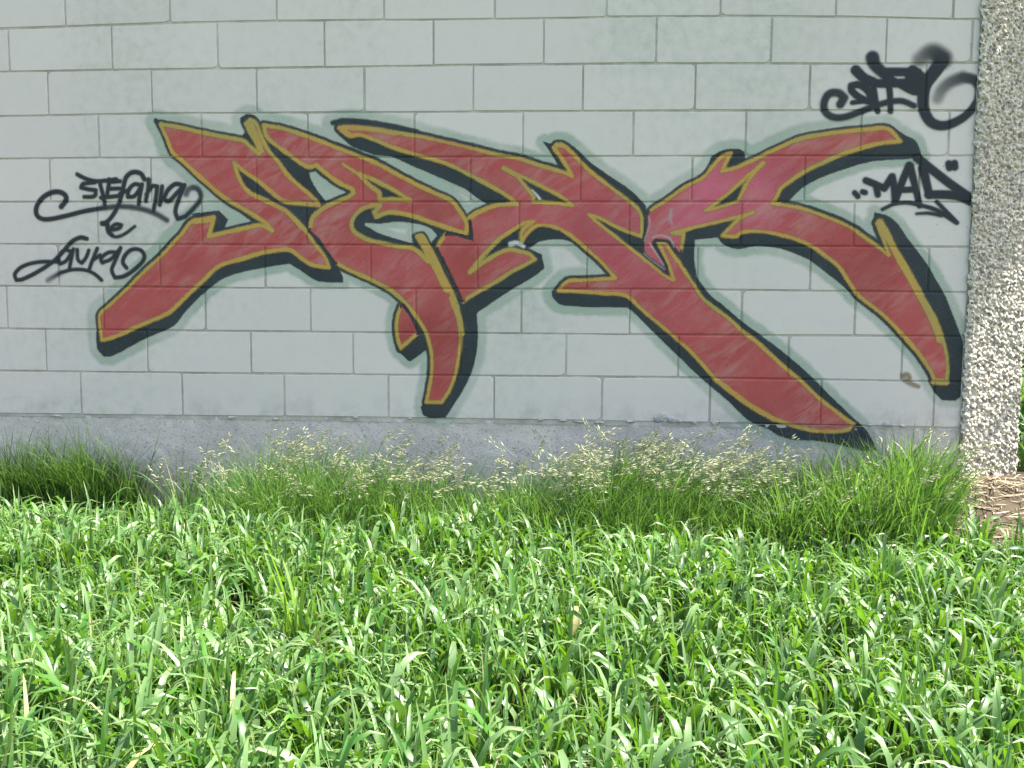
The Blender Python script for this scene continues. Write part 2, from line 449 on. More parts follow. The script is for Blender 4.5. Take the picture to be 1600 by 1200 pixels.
# ------------------------------------------------------------------ roughcast pier at the wall's end
def make_pier():
    pier = empty('roughcast_pier', (4.6, 0.2, -0.5))
    tag(pier, 'sunlit cream roughcast rendered pier at the end of the block wall', 'pier')
    ang = math.radians(27); W = 0.350; P0 = np.array([4.458, -0.016])
    st = 0.0045
    u = np.arange(0, W+st, st); v = np.arange(-0.55, ZTOP+0.02, st)
    H = np.zeros((len(u), len(v)), np.float32)
    r = np.random.default_rng(5)
    n = int(W*(ZTOP+.6)*8500)
    gu = r.random(n)*W; gv = r.random(n)*(ZTOP+.6)-0.56; rad = r.uniform(0.004, 0.0115, n); hh = rad*r.uniform(0.6, 1.5, n)
    K = 3
    iu = np.round(gu/st).astype(int); iv = np.round((gv+0.55)/st).astype(int)
    for du in range(-K, K+1):
        for dv in range(-K, K+1):
            a = iu+du; b = iv+dv; ok = (a >= 0) & (a < len(u)) & (b >= 0) & (b < len(v))
            a, b = a[ok], b[ok]
            d2 = ((u[a]-gu[ok])**2+(v[b]-gv[ok])**2)/rad[ok]**2
            np.maximum.at(H, (a, b), np.where(d2 < 1, hh[ok]*np.sqrt(np.clip(1-d2, 0, 1)), 0))
    H += 0.004*vnoise(u[:, None]*12+v[None, :]*0, v[None, :]*12+u[:, None]*0, 41)
    U, Vv = np.meshgrid(u, v, indexing='ij')
    lat = (vnoise(Vv*55, U*0+2, 44)-0.5)*0.012*(sstep(0.02, 0, U)+sstep(W-0.02, W, U))
    nx, ny = math.sin(ang), -math.cos(ang)
    rnd = sstep(0.03, 0, U)**2*0.010 + sstep(W-0.03, W, U)**2*0.012
    hx = H - rnd
    X = P0[0]+U*math.cos(ang)+hx*nx+lat; Y = P0[1]+U*math.sin(ang)+hx*ny
    V = np.stack([X, Y, Vv], -1).reshape(-1, 3); nv = len(v)
    i, j = np.meshgrid(np.arange(len(u)-1), np.arange(nv-1), indexing='ij')
    F = np.stack([i*nv+j, (i+1)*nv+j, (i+1)*nv+j+1, i*nv+j+1], -1).reshape(-1, 4)
    f = np_mesh('render_face', V, F, M_rough, smooth=False)
    f.parent = pier; f.matrix_parent_inverse = Matrix.Translation((-4.6, -0.2, 0.5))
    # core: returns left and right, back and top
    e = P0 + W*np.array([math.cos(ang), math.sin(ang)])
    ins = 0.004
    poly = [(P0[0]+ins, P0[1]+0.012), (e[0]-ins, e[1]+0.010), (e[0]-ins, 0.42), (P0[0]+0.006, 0.42)]
    bm = bmesh.new()
    lo = [bm.verts.new((x, y, -0.6)) for x, y in poly]; hi = [bm.verts.new((x, y, ZTOP+0.01)) for x, y in poly]
    for k in range(4): bm.faces.new((lo[k], lo[(k+1) % 4], hi[(k+1) % 4], hi[k]))
    bm.faces.new(hi)
    bmesh.ops.recalc_face_normals(bm, faces=bm.faces[:])
    c = bm_obj('pier_core', bm, M_rough); c.parent = pier; c.matrix_parent_inverse = Matrix.Translation((-4.6, -0.2, 0.5))
make_pier()

# ------------------------------------------------------------------ graffiti: traced outlines, in 1/5 pixels from a corner
OR = dict(A=(140, 170), B=(140, 370), C=(360, 170), D=(440, 330), E=(560, 430), F=(500, 170), G=(740, 190), K=(680, 300),
          H=(840, 330), L=(980, 190), M=(1140, 180), N=(1220, 320), O=(1220, 430), I=(960, 440), J=(1100, 500),
          P=(1270, 60), T=(10, 250), Q=(1320, 220))
def tr(spec):
    """'A 1,2 3,4 B 5,6' -> wall points"""
    out = []; o = None; k = 5.0
    for w in spec.split():
        if w in OR: o = OR[w]; k = 1600/220 if w == 'Q' else 5.0
        else:
            a, b = w.split(','); out.append(wallpt(o[0]+float(a)/k, o[1]+float(b)/k))
    return np.array(out)
PX = 1/343.0                                  # one pixel of the photograph on the wall, metres

def smooth(P, closed, corner=48, n=5):
    """round a traced polyline through its points, keeping the sharp corners"""
    P = np.asarray(P); N = len(P)
    def get(i): return P[i % N] if closed else P[min(max(i, 0), N-1)]
    def sharp(i):
        if not closed and (i <= 0 or i >= N-1): return True
        a = get(i)-get(i-1); b = get(i+1)-get(i)
        c = np.dot(a, b)/(np.linalg.norm(a)*np.linalg.norm(b)+1e-9)
        return math.degrees(math.acos(np.clip(c, -1, 1))) > corner
    out = []
    for i in range(N if closed else N-1):
        p1, p2 = get(i), get(i+1)
        p0 = get(i-1); p3 = get(i+2)
        L = np.linalg.norm(p2-p1)
        def tan(a, b, c):
            d = c-a; return d/(np.linalg.norm(d)+1e-9)*L
        m1 = (p2-p1) if sharp(i) else tan(p0, p1, p2)
        m2 = (p2-p1) if sharp(i+1 if not closed else (i+1) % N) else tan(p1, p2, p3)
        for k in range(n):
            t = k/n; h = t*t*t; s = t*t
            out.append((2*h-3*s+1)*p1+(h-2*s+t)*m1+(-2*h+3*s)*p2+(h-s)*m2)
    if not closed: out.append(P[-1])
    return np.array(out)

RS = 0.003; RX0, RX1, RZ0, RZ1 = -0.10, 4.52, -0.30, 1.86
RXS = np.arange(RX0, RX1, RS); RZS = np.arange(RZ0, RZ1, RS); RNX, RNZ = len(RXS), len(RZS)
BIG = 0.12
def dist_field(lines, far=BIG):
    D = np.full((RNX, RNZ), far, np.float32)
    for P in lines:
        for a, b in zip(P[:-1], P[1:]):
            i0 = max(int((min(a[0], b[0])-far-RX0)/RS), 0); i1 = min(int((max(a[0], b[0])+far-RX0)/RS)+2, RNX)
            j0 = max(int((min(a[1], b[1])-far-RZ0)/RS), 0); j1 = min(int((max(a[1], b[1])+far-RZ0)/RS)+2, RNZ)
            if i1 <= i0 or j1 <= j0: continue
            x = RXS[i0:i1, None]; z = RZS[None, j0:j1]
            d = b-a; L2 = d@d+1e-12
            t = np.clip(((x-a[0])*d[0]+(z-a[1])*d[1])/L2, 0, 1)
            q = np.hypot(x-a[0]-t*d[0], z-a[1]-t*d[1])
            np.minimum(D[i0:i1, j0:j1], q, out=D[i0:i1, j0:j1])
    return D
def fill(P):
    ins = np.zeros((RNX, RNZ), bool)
    a = P; b = np.roll(P, -1, 0)
    j0 = max(int((P[:, 1].min()-RZ0)/RS)-1, 0); j1 = min(int((P[:, 1].max()-RZ0)/RS)+2, RNZ)
    for j in range(j0, j1):
        z = RZS[j]
        c = (a[:, 1] > z) != (b[:, 1] > z)
        if not c.any(): continue
        xs = np.sort(a[c, 0]+(z-a[c, 1])*(b[c, 0]-a[c, 0])/(b[c, 1]-a[c, 1]))
        for u, v in zip(xs[0::2], xs[1::2]):
            ins[max(int(math.ceil((u-RX0)/RS)), 0):max(int(math.floor((v-RX0)/RS))+1, 0), j] = True
    return ins
def closed(P): return np.vstack([P, P[:1]])
def sdf(polys, holes=(), far=BIG):
    ins = np.zeros((RNX, RNZ), bool)
    for P in polys: ins |= fill(P)
    for P in holes: ins &= ~fill(P)
    D = np.full((RNX, RNZ), far, np.float32)
    # distance to the edge of the union, from the rasterised boundary segments that are really on the edge
    D = dist_field([closed(P) for P in list(polys)+list(holes)], far)
    return np.where(ins, -D, D), ins

RED = [
 # first letter
 'A 555,120 720,148 900,190 1080,225 1210,255 1270,310 1325,352 1350,330 1310,270 1265,200 1222,118 1255,88 1295,105 1340,215 1400,330 '
 'C 370,410 450,520 560,620 650,700 690,752 560,738 420,722 330,655 220,565 110,490 30,420 60,520 100,600 150,655 230,695 330,745 420,790 500,860 560,930 '
 'D 120,80 200,170 270,270 340,360 370,440 300,430 230,415 160,370 80,310 20,298 B 1350,125 1200,170 1010,230 900,330 750,470 650,570 600,605 400,690 200,780 98,808 84,700 82,605 150,540 280,420 420,280 560,150 680,20 '
 'A 720,980 800,880 880,868 970,850 950,930 932,998 1050,970 1200,935 1350,912 1425,952 1390,905 1330,860 1200,780 1080,712 1000,650 850,520 720,400 650,340 600,220',
 # second letter
 'C 260,130 400,152 600,215 800,292 1000,368 1150,430 1300,510 1450,590 F 900,660 1030,722 1085,790 1130,860 1150,920 1140,975 1000,930 850,880 700,830 560,808 490,822 440,845 425,808 470,758 400,757 320,790 265,850 247,910 280,970 370,1020 480,1050 600,1075 '
 'D 1000,285 1060,310 1110,360 1145,395 1130,320 1062,200 1098,192 1180,330 1250,480 1310,600 1355,700 1382,800 1402,900 1402,1000 1382,1150 E 750,800 710,900 650,992 530,992 550,900 570,780 575,650 555,530 520,430 450,320 370,220 270,130 150,60 '
 'D 600,490 500,445 420,390 350,290 290,210 225,150 235,90 C 640,860 690,805 740,768 840,722 910,695 965,660 955,630 870,590 760,515 670,438 620,455 560,430 450,350 340,270 285,215',
 # third letter
 'F 150,150 250,143 400,153 600,188 800,220 1000,265 1200,312 1400,362 1550,388 G 450,322 600,367 740,410 768,425 740,370 690,290 628,205 650,182 700,188 750,225 850,332 950,420 1080,520 1200,612 1285,685 1312,750 1312,895 1200,858 1080,805 980,752 900,728 '
 'H 460,82 600,192 700,272 800,350 900,430 1000,510 1065,538 1035,450 1000,360 940,240 1005,252 1050,330 1110,410 1170,500 1230,590 1290,680 1400,770 1500,845 I 1000,388 1100,462 1200,552 1340,680 1450,770 J 900,612 1000,692 1080,755 1165,812 1120,858 950,870 800,853 650,808 500,750 350,662 200,550 100,470 '
 'I 700,660 600,550 500,462 400,372 300,290 200,205 90,108 H 500,640 300,626 162,620 235,548 350,540 500,530 608,525 580,490 500,400 400,310 300,222 200,152 100,115 G 500,812 430,860 374,938 372,870 420,812 470,780 400,790 300,850 200,920 100,1020 40,1090 K 270,630 335,580 420,522 500,478 580,452 680,468 735,485 780,525 700,570 600,620 500,685 400,745 300,800 218,852 '
 '195,790 150,690 95,575 30,450 25,415 85,335 190,350 300,385 285,235 268,200 330,162 450,112 560,97 640,97 F 1480,692 1350,612 1200,532 1000,432 800,372 600,312 400,232 300,202 225,212',
 # stub of the third letter showing behind the tail of the second
 'E 335,240 305,330 300,450 330,572 462,450 425,370 380,290',
 # fourth letter
 'L 182,700 300,620 450,512 600,432 680,335 740,275 808,248 775,310 738,388 850,360 1000,292 1150,222 1300,152 1400,122 M 700,155 900,127 1100,110 1232,106 1332,202 1200,215 1050,250 900,295 750,360 600,432 480,510 400,572 370,632 328,690 450,705 600,740 800,812 950,880 1050,950 1150,1020 1244,1095 1215,1010 1180,920 1150,842 1180,822 1240,930 '
 'N 900,352 980,480 1060,620 1120,740 1200,880 1250,1000 O 1280,560 1300,680 1292,815 1262,842 1205,840 1180,770 1100,640 1000,520 900,412 800,312 700,232 600,152 550,80 N 450,480 350,400 250,330 150,280 M 400,935 300,915 200,905 80,920 L 850,897 742,890 800,830 890,752 975,712 850,750 700,785 550,820 400,860 350,867 440,880 430,950 408,1025 370,975 325,928 215,912 190,950 240,1040 300,1150 220,1090 140,1020 132,960 150,880 160,790']
HOLES = ['C 1000,508 1100,545 1190,590 1300,648 1405,716 1290,708 1165,714 1165,655 1090,600',
         'G 335,415 400,440 550,515 700,595 776,658 600,634 464,630 472,590 420,525',
         'L 1010,372 940,470 900,550 864,625 750,660 612,696 720,615 830,525 940,425',
         'C 640,1 641,1 641,2'][:3]
BLACK = [
 'B 60,620 60,860 110,930 170,930 440,790 660,690 740,590 900,430 1070,310 1350,240 1560,205 D 150,460 280,540 480,555 470,500 400,400 200,300 20,300 B 1010,230 650,570 100,800',
 'E 600,950 530,990 490,1030 510,1090 560,1112 680,1107 800,920 880,760 920,600 930,450 920,300 940,280 1180,120 1380,0 K 840,600 850,590 830,490 750,455 690,430 600,440 780,525 500,680 215,850 E 790,280 800,500 700,900',
 'E 330,570 290,570 400,672 530,580 560,600 530,430 460,450',
 'K 660,265 500,360 420,440 330,570 420,520 580,450 720,460 650,380', 'K 680,390 760,300 850,270 1000,310 1180,440 1180,480 1100,405 1000,368 900,370 800,390 740,430 690,440',
 'K 1500,810 950,775 1020,690 912,775 920,820 990,880 1520,900',
 'H 690,650 690,745 740,775 900,935 1100,1130 I 480,560 700,770 900,940 1050,1080 1200,1150 J 500,850 600,905 700,932 900,942 1100,982 1250,1022 1352,1022 1280,880 1100,850 650,800 350,650 100,460 I 700,650 500,450 300,280 100,110',
 'J 1352,1022 1280,880 1180,780 1000,610 800,410 600,240 400,90 290,10 I 850,190 740,100 680,20 H 1240,510 1222,400 1225,230 1110,330 1110,410 1230,590 1290,680 I 1000,385 1450,770 J 1000,690 1160,810',
 'L 440,870 860,780 895,758 740,890 700,902 525,920 520,1100 H 1222,400 1240,510 1200,540 1110,410 1050,330 1110,330',
 'H 450,70 820,215 880,195 1040,200 1110,330 1130,420 1060,520 700,270',
 'G 640,158 720,165 790,205 900,310 1050,420 1200,520 1300,610 1345,670 1350,900 1310,910 1300,750 1200,620 850,340 700,190', 'G 545,158 610,180 740,400 690,375 625,275 590,220',
 'L 640,330 660,275 740,230 860,215 912,235 920,300 770,360 810,250 740,280',
 'M 330,690 400,570 600,430 900,290 1330,190 1250,78 1380,165 1450,200 1500,320 1430,335 1100,360 860,430 700,490 560,570 470,660 460,692',
 'L 740,880 720,920 760,960 860,992 1000,970 1200,990 1430,1080 1600,1180 N 200,410 350,520 450,600 550,690 600,690 450,480 250,320 0,230 L 900,870',
 'O 1200,830 1178,870 1200,910 1260,972 1360,977 1450,912 1452,750 1422,540 1352,340 1280,160 1200,20 N 1150,480 1000,280 870,110 732,60 730,170 800,310 840,380 790,150 980,480 1200,880 O 1280,700 1270,820',
 'C 290,280 500,390 620,460 612,500 650,600 745,725 690,760 370,420', 'C 380,738 690,772 650,830 605,880 592,955 500,860 420,785', 'C 95,500 400,722 230,690 150,650',
 'F 140,180 220,215 400,235 800,380 1200,540 1530,735 1310,738 1150,632 1000,562 700,432 560,372 420,352 250,287 190,240',
 'F 440,850 500,825 650,832 850,882 985,940 930,1000 850,922 700,886 580,880 480,892 400,890 348,885 345,912 480,982 700,1048 705,1075 450,1012 290,952 263,880 330,800 430,780',
 'F 985,938 900,1070 872,1045 930,985', 'F 720,985 740,1060 810,1150 760,1040 760,985',
 'A 800,822 1010,797 1077,865 1048,937 1285,890 1180,812 1068,746 1062,722 1380,902 1350,915 932,1000 975,850 850,858',
 'A 1190,222 1310,332 1330,350 1290,300 1225,170']
BLINES = [('A 1195,110 1195,80 1235,58 1290,70 1320,110', 3.2), ('F 100,112 180,92 300,96 400,108 600,142 760,180', 3.6), ('C 240,150 280,220 340,290', 3.2),
          ('A 520,95 570,190 640,330 780,470', 3.4), ('M 610,150 900,112 1230,82', 2.6), ('D 225,150 300,260 390,405', 3.0), ('D 1190,260 1290,450 1360,640 1410,720', 3.6)]
EXTRAY = [('A 1255,105 1290,200 1330,300', 6.5), ('F 160,150 230,200', 5.0), ('D 1082,205 1150,330 1215,450 1290,610', 7.0), ('D 1330,680 1385,830 1405,960', 5.5),
          ('N 770,140 830,260', 6.5), ('N 830,240 900,380 1000,560 1100,740 1190,920 1240,1060', 5.5), ('O 1200,832 1290,832', 6.0),
          ('A 810,880 960,865', 5.5), ('J 100,470 350,660 550,775', 5.0), ('F 180,145 400,160 600,192', 4.8), ('C 880,432 1000,510', 3.4),
          ('G 232,362 335,415', 4.6), ('L 1060,325 1010,372', 4.6), ('L 985,708 900,745', 4.0),
          ('K 270,632 310,580', 4.0)]
NOY = ['D 420,390 350,290 290,210 230,155', 'K 210,840 195,790 150,690 95,575 32,450', 'K 100,340 190,350 300,385 285,235', 'E 462,445 425,370 380,290 345,245',
       'L 408,1020 370,975 325,928 215,912 190,950 240,1040 300,1150 220,1090 140,1020 132,960 150,880 160,790 175,725',
       'F 1130,862 1000,800 900,700'][:5]

def build_mural():
    red = [smooth(tr(s), True) for s in RED]; holes = [smooth(tr(s), True) for s in HOLES]
    sd_, ins = sdf(red, holes)
    # yellow line along every edge of the red, with its hand-drawn changes of width
    ye = dist_field([closed(P) for P in red+holes], 0.06)
    X, Z = np.meshgrid(RXS, RZS, indexing='ij')
    hw = (2.3+1.3*vnoise(X*3.1, Z*3.1, 51)+0.7*vnoise(X*11, Z*11, 52))*PX
    yl = ye-hw
    no = dist_field([smooth(tr(s), False) for s in NOY], 0.06)
    yl = np.where(no < 0.012, 0.05, yl)
    for s, w in EXTRAY:
        yl = np.minimum(yl, dist_field([smooth(tr(s), False)], 0.06)-(w-0.7)*PX)
    blk = [smooth(tr(s), True, 40) for s in BLACK+HOLES]
    bl, bin_ = sdf(blk)
    for P in blk: pass
    thin = (6.2+2.2*vnoise(X*2.3, Z*2.3, 53))*PX
    bl = np.where(bin_, np.minimum(bl, -0.006), bl)
    bl = np.minimum(bl, np.where(ins, -0.01, np.abs(sd_))-thin)
    for s, w in BLINES:
        bl = np.minimum(bl, dist_field([smooth(tr(s), False)], 0.06)-w*PX)
    # cut the thin interior edges of overlapping shadow shapes
    hw2 = (10+6*vnoise(X*1.7, Z*1.7, 54))*PX
    ha = bl-hw2
    pink = np.zeros_like(X)
    for px, py, r, k in ((1110, 300, 60, .95), (1090, 345, 60, .8), (1195, 290, 55, .8), (1180, 330, 40, .6), (985, 375, 70, .5), (1010, 400, 60, .45), (930, 350, 60, .35), (640, 390, 60, .15), (820, 350, 60, .25), (1060, 470, 50, .2)):
        x, z = wallpt(px, py); pink = np.maximum(pink, k*np.exp(-((X-x)**2+(Z-z)**2)/(r*PX)**2))
    letters = [sdf(g, h)[0] for g, h in (([red[0]], []), ([red[1]], holes[:1]), ([red[2]], holes[1:2]), ([red[3]], []), ([red[4]], holes[2:3]))]
    return dict(letters=letters, pink=pink, yellow_outline=(yl, None), black_shadow=(bl, None), green_halo=(ha, None))

def sample(A, x, z):
    fx = np.clip((x-RX0)/RS, 0, RNX-1.001); fz = np.clip((z-RZ0)/RS, 0, RNZ-1.001)
    i = fx.astype(int); j = fz.astype(int); a = fx-i; b = fz-j
    return (A[i, j]*(1-a)+A[i+1, j]*a)*(1-b)+(A[i, j+1]*(1-a)+A[i+1, j+1]*a)*b

def sheet(name, mat, parent, keep, attrs, lift, step, z_lo=-0.28, x_lo=RX0+0.01, x_hi=4.455):
    """paint skin that follows the blocks, dips into the joints and runs down over the base"""
    Vs, Fs, n0 = [], [], 0
    for r in range(0, 11):
        xs = np.arange(x_lo, x_hi, step)
        jj = [x for x in JX[r] if x_lo+.02 < x < x_hi-.02] if r < 10 else []
        for xj in jj: xs = xs[np.abs(xs-xj) > JH+CH+step*0.35]
        add = [xj+s*d for xj in jj for s in (-1, 1) for d in (JH+CH, JH)]
        xs = np.sort(np.concatenate([xs, add]))
        jd = np.zeros(len(xs))
        for xj in jj: jd[np.abs(xs-xj) < JH+1e-6] = JD
        zt = zline(r-1, xs)
        if r < 10:
            zb = zline(r, xs)
            k = int(0.18/step); tt = np.linspace(0, 1, k)[None, :]
            top = (zt-JH-CH)[:, None]; bot = (zb+JH+CH)[:, None]
            Z = np.hstack([zt[:, None], (zt-JH)[:, None], top*(1-tt)+bot*tt, (zb+JH)[:, None], zb[:, None]])
            Y = np.repeat(jd[:, None], Z.shape[1], 1); Y[:, :2] = JD; Y[:, -2:] = JD
        else:
            k = int(0.27/step); tt = np.linspace(0, 1, k)[None, :]
            Z = (zt-0.002)[:, None]*(1-tt)+z_lo*tt
            Y = plinth_y(np.repeat(xs[:, None], k, 1), Z)-0.0035
        X = np.repeat(xs[:, None], Z.shape[1], 1)
        D = sample(keep, X, Z); n = Z.shape[1]
        i, j = np.meshgrid(np.arange(len(xs)-1), np.arange(n-1), indexing='ij'); i = i.ravel(); j = j.ravel()
        ok = (D[i, j] > 0) | (D[i+1, j] > 0) | (D[i, j+1] > 0) | (D[i+1, j+1] > 0)
        i, j = i[ok], j[ok]
        F = np.stack([i*n+j, i*n+j+1, (i+1)*n+j+1, (i+1)*n+j], -1)
        Vs.append(np.stack([X, Y-lift, Z], -1).reshape(-1, 3)); Fs.append(F+n0); n0 += X.size
    V = np.vstack(Vs); F = np.vstack(Fs)
    used = np.unique(F); remap = np.full(len(V), -1); remap[used] = np.arange(len(used))
    V = V[used]; F = remap[F]
    _, first, inv = np.unique(np.round(V*5000).astype(np.int64), axis=0, return_index=True, return_inverse=True)   # weld the strips of the courses
    V = V[first]; F = inv.ravel()[F]
    F = F[(F[:, 0] != F[:, 1]) & (F[:, 1] != F[:, 2]) & (F[:, 2] != F[:, 3]) & (F[:, 3] != F[:, 0])]
    at = {k: sample(a, V[:, 0], V[:, 2]) for k, a in attrs.items()}
    o = np_mesh(name, V, F, mat, None, at)
    if parent is not None:
        o.parent = parent; o.matrix_parent_inverse = Matrix.Translation(-parent.location)
    return o

mural = empty('graffiti_mural', (2.4, -0.01, 0.0))
tag(mural, 'large red graffiti lettering with yellow and black outlines sprayed across the block wall', 'graffiti')
L4 = build_mural()
sheet('green_halo', M_halo, mural, np.where(L4['green_halo'][0] < 0.014, 1., -1.)*np.where(L4['black_shadow'][0] < -0.02, -1., 1.), {'edge': L4['green_halo'][0]}, 0.0006, 0.0065)
sheet('black_shadow', M_blk, mural, np.where(L4['black_shadow'][0] < 0.010, 1., -1.), {'edge': L4['black_shadow'][0]}, 0.0011, 0.005)
for d_ in L4['letters']:
    sheet('red_letter', M_red, mural, np.where(d_ < 0.008, 1., -1.), {'edge': d_, 'pink': L4['pink']}, 0.0016, 0.005)
sheet('yellow_outline', M_yel, mural, np.where(L4['yellow_outline'][0] < 0.009, 1., -1.), {'edge': L4['yellow_outline'][0]}, 0.0021, 0.005)

def build_tag(name, strokes, label, mat=None, parent=None, lift=0.0027):
    cov = np.zeros((RNX, RNZ), np.float32)
    for s, w0, w1, soft, al in strokes:
        P = smooth(tr(s), False, 75, 6); n = len(P)-1
        for k in range(n):
            t = (k+0.5)/n; hw = (w0*(1-t)+w1*t)*0.57*PX; sf = soft*PX
            D = None
            a, b = P[k], P[k+1]; far = hw+sf+0.006
            i0 = max(int((min(a[0], b[0])-far-RX0)/RS), 0); i1 = min(int((max(a[0], b[0])+far-RX0)/RS)+2, RNX)
            j0 = max(int((min(a[1], b[1])-far-RZ0)/RS), 0); j1 = min(int((max(a[1], b[1])+far-RZ0)/RS)+2, RNZ)
            if i1 <= i0 or j1 <= j0: continue
            x = RXS[i0:i1, None]; z = RZS[None, j0:j1]; d = b-a
            u = np.clip(((x-a[0])*d[0]+(z-a[1])*d[1])/(d@d+1e-12), 0, 1)
            q = np.hypot(x-a[0]-u*d[0], z-a[1]-u*d[1])
            aa = al if not isinstance(al, tuple) else al[0]*(1-t)+al[1]*t
            c = aa*(1-sstep(hw-sf, hw+sf, q))
            np.maximum(cov[i0:i1, j0:j1], c, out=cov[i0:i1, j0:j1])
    o = sheet(name, mat or M_tag, parent, np.where(cov > 0.01, 1., -1.), {'cover': cov}, lift, 0.0036)
    if parent is not None: return o
    return tag(o, label, 'graffiti', 'black spray tags')

build_tag('white_highlight', [('G 455,535 490,570 518,605', 2, 3.5, 1.6, .9), ('H 875,250 920,320 985,420', 2, 1.2, 1.6, .6), ('H 900,205 960,190 1030,212 1065,270', 2.4, 2.4, 2.0, .5),
 ('K 590,408 640,398 690,425', 7, 5, 2, .9), ('L 168,745 178,800 152,880 135,930', 2.4, 2, 2.0, .4), ('L 345,690 335,760 350,800', 4, 4, 3, .3), ('H 830,330 880,375 990,455', 1.3, 1.3, 1.4, .5)], None, M_white, mural, 0.0025)['kind'] = 'stuff'
build_tag('brown_smear', [('O 955,785 985,775 1005,800 990,835 1030,850 1075,870', 6, 5, 2.2, .75), ('O 960,800 980,830 1040,862', 6, 5, 2.2, .6)], None, M_brown, wall, 0.0012)
w = 5.6
build_tag('spray_tag', [
 ('T 430,365 470,300 440,258 370,250 290,290 240,360 240,430 300,463 450,440 600,402 750,375', 7, 6, 1.6, .97), ('T 750,375 900,362 1050,380 1170,420 1255,470', 7, 7, 3, (.8, .75)),
 ('T 555,112 620,145 700,165 780,160 860,150', w, w, 1.5, .97), ('T 690,175 600,188 585,215 640,228 700,235 690,280 610,288', w, w, 1.5, .97),
 ('T 735,190 760,290 775,375', w, w, 1.5, .97), ('T 805,150 800,200 785,290', w, w, 1.5, .97), ('T 800,172 890,165', w, w, 1.5, .97), ('T 800,225 890,222', w, w, 1.5, .97), ('T 740,295 880,280', w, w, 1.5, .97),
 ('T 1080,150 1050,105 990,95 940,130 920,190 905,260 880,340 840,420 790,480 750,495', 6.5, w, 1.5, .97), ('T 890,262 960,232', w, w, 1.5, .97),
 ('T 1060,198 1000,190 955,240 950,288 1000,282 1050,215 1062,190 1042,290 1035,350', w, w, 1.5, .97),
 ('T 1112,150 1110,220 1090,320', w, w, 1.6, .95), ('T 1095,270 1140,205 1180,205 1170,290 1150,400', w, w, 1.5, .97), ('T 1218,205 1200,350', w, w, 1.5, .97),
 ('T 1375,195 1320,188 1260,240 1230,305 1270,320 1330,260 1395,195 1350,300 1322,400 1340,460 1400,440', 6, w, 1.5, .97), ('T 1400,440 1470,370 1520,290 1490,222 1430,225 1405,265', w, 8, 2.6, (.97, .6)),
 ('T 750,495 790,500 800,560 830,590', 7, 6, 1.6, .97), ('T 830,545 885,530 900,508 860,500 820,530 812,570 850,600 920,580 1005,518', w, 4, 1.6, .97),
 ('T 630,615 580,605 510,640 440,720 370,790 250,870 130,930 80,938 68,890 130,830 250,797 400,795', 6, 5, 1.5, .97),
 ('T 515,715 450,705 412,760 420,812 470,785 525,695 505,790 492,860', 5, 5, 1.4, .97), ('T 555,700 562,780 590,805 625,760 645,705', 5, 5, 1.4, .97),
 ('T 712,690 675,780 645,865', 5, 5, 1.4, .97), ('T 672,785 735,742', 5, 5, 1.4, .97),
 ('T 880,722 800,722 740,772 750,802 820,772 895,685 850,790 825,860 850,920 930,903 1030,830 1080,760 1050,705 980,700 925,750 912,800 940,842', 5, 5.5, 1.4, .97),
 ('T 325,938 380,905 430,878', 7, 5, 3, (.4, .9)), ('T 430,878 520,856 620,860 690,890 745,938', 5, 5, 1.4, .97)],
 'black handwritten tag of two names joined by an e, left of the red lettering')
build_tag('spray_tag', [
 ('P 215,515 245,465 200,427 130,432 92,490 92,560 140,608 230,617 350,580 480,530 600,495 700,490 792,527', 11, 7, 2.2, (.85, .97)),
 ('P 335,248 400,310 470,340', 13, 12, 1.8, .97), ('P 308,502 400,492 480,502', 6, 6, 1.4, .97), ('P 480,505 380,470 305,410 300,370 360,362 430,410 465,490', 9, 9, 1.6, .97),
 ('P 465,340 480,420 507,570', 8, 7, 1.5, .97), ('P 465,150 485,205 560,280', 17, 13, 3, .95), ('P 560,280 597,390 607,570', 9, 7, 1.5, .97),
 ('P 410,345 540,352 640,350 760,345', 11, 11, 1.8, .97), ('P 560,262 680,262 820,265', 11, 11, 1.8, .97), ('P 600,310 700,372 800,420 860,400', 9, 8, 1.5, .97),
 ('P 780,255 765,330 810,385', 15, 15, 2.2, .97), ('P 830,300 830,380', 16, 16, 2.0, .97),
 ('P 835,165 930,110 1010,160', 18, 24, 7, (.45, .9)), ('P 1010,180 935,280 880,360 862,460 870,560 920,650 1010,682 1120,650 1220,580 1290,480', 18, 9, 2.0, .97), ('P 1290,480 1300,390 1260,325 1170,305', 10, 14, 3, (.97, .75)), ('P 1170,305 1080,340 1010,400 975,470', 15, 14, 5, (.72, .35))],
 'fat black curly tag ending in a big open loop, above the last red letter')
build_tag('spray_tag', [
 ('Q 112,590 148,632', 7, 7, 1.6, .97), ('Q 200,578 232,588', 7, 7, 1.6, .97), ('Q 240,450 350,495 450,540 535,405', 9, 9, 1.6, .97), ('Q 352,500 375,612', 8.5, 8, 1.6, .97), ('Q 540,405 560,520 572,680', 9, 9, 1.6, .97),
 ('Q 730,280 650,470 572,690', 10, 9, 1.6, .97), ('Q 740,285 790,480 850,735', 10, 8, 1.6, .97), ('Q 630,560 790,552', 8, 8, 1.5, .97),
 ('Q 885,310 920,450 960,620', 12, 10, 1.8, .97), ('Q 820,190 1000,335 1200,490 1430,650', 11, 11, 1.8, .97), ('Q 950,610 1150,612 1300,630 1440,690', 11, 12, 1.8, .97), ('Q 880,300 1000,340', 9, 9, 1.8, .97),
 ('Q 1180,260 1190,305', 9, 9, 1.8, .97), ('Q 1245,255 1250,300', 9, 9, 1.8, .97),
 ('Q 428,778 550,722 700,702 850,730 1000,770 1100,820 1272,930', 4.5, 6, 1.4, .97), ('Q 1045,692 1272,930', 5, 6, 1.4, .97), ('Q 815,828 950,822 1100,848', 3.5, 5, 1.8, .95)],
 'black three letter tag with quote marks, inside the curve of the last red letter')

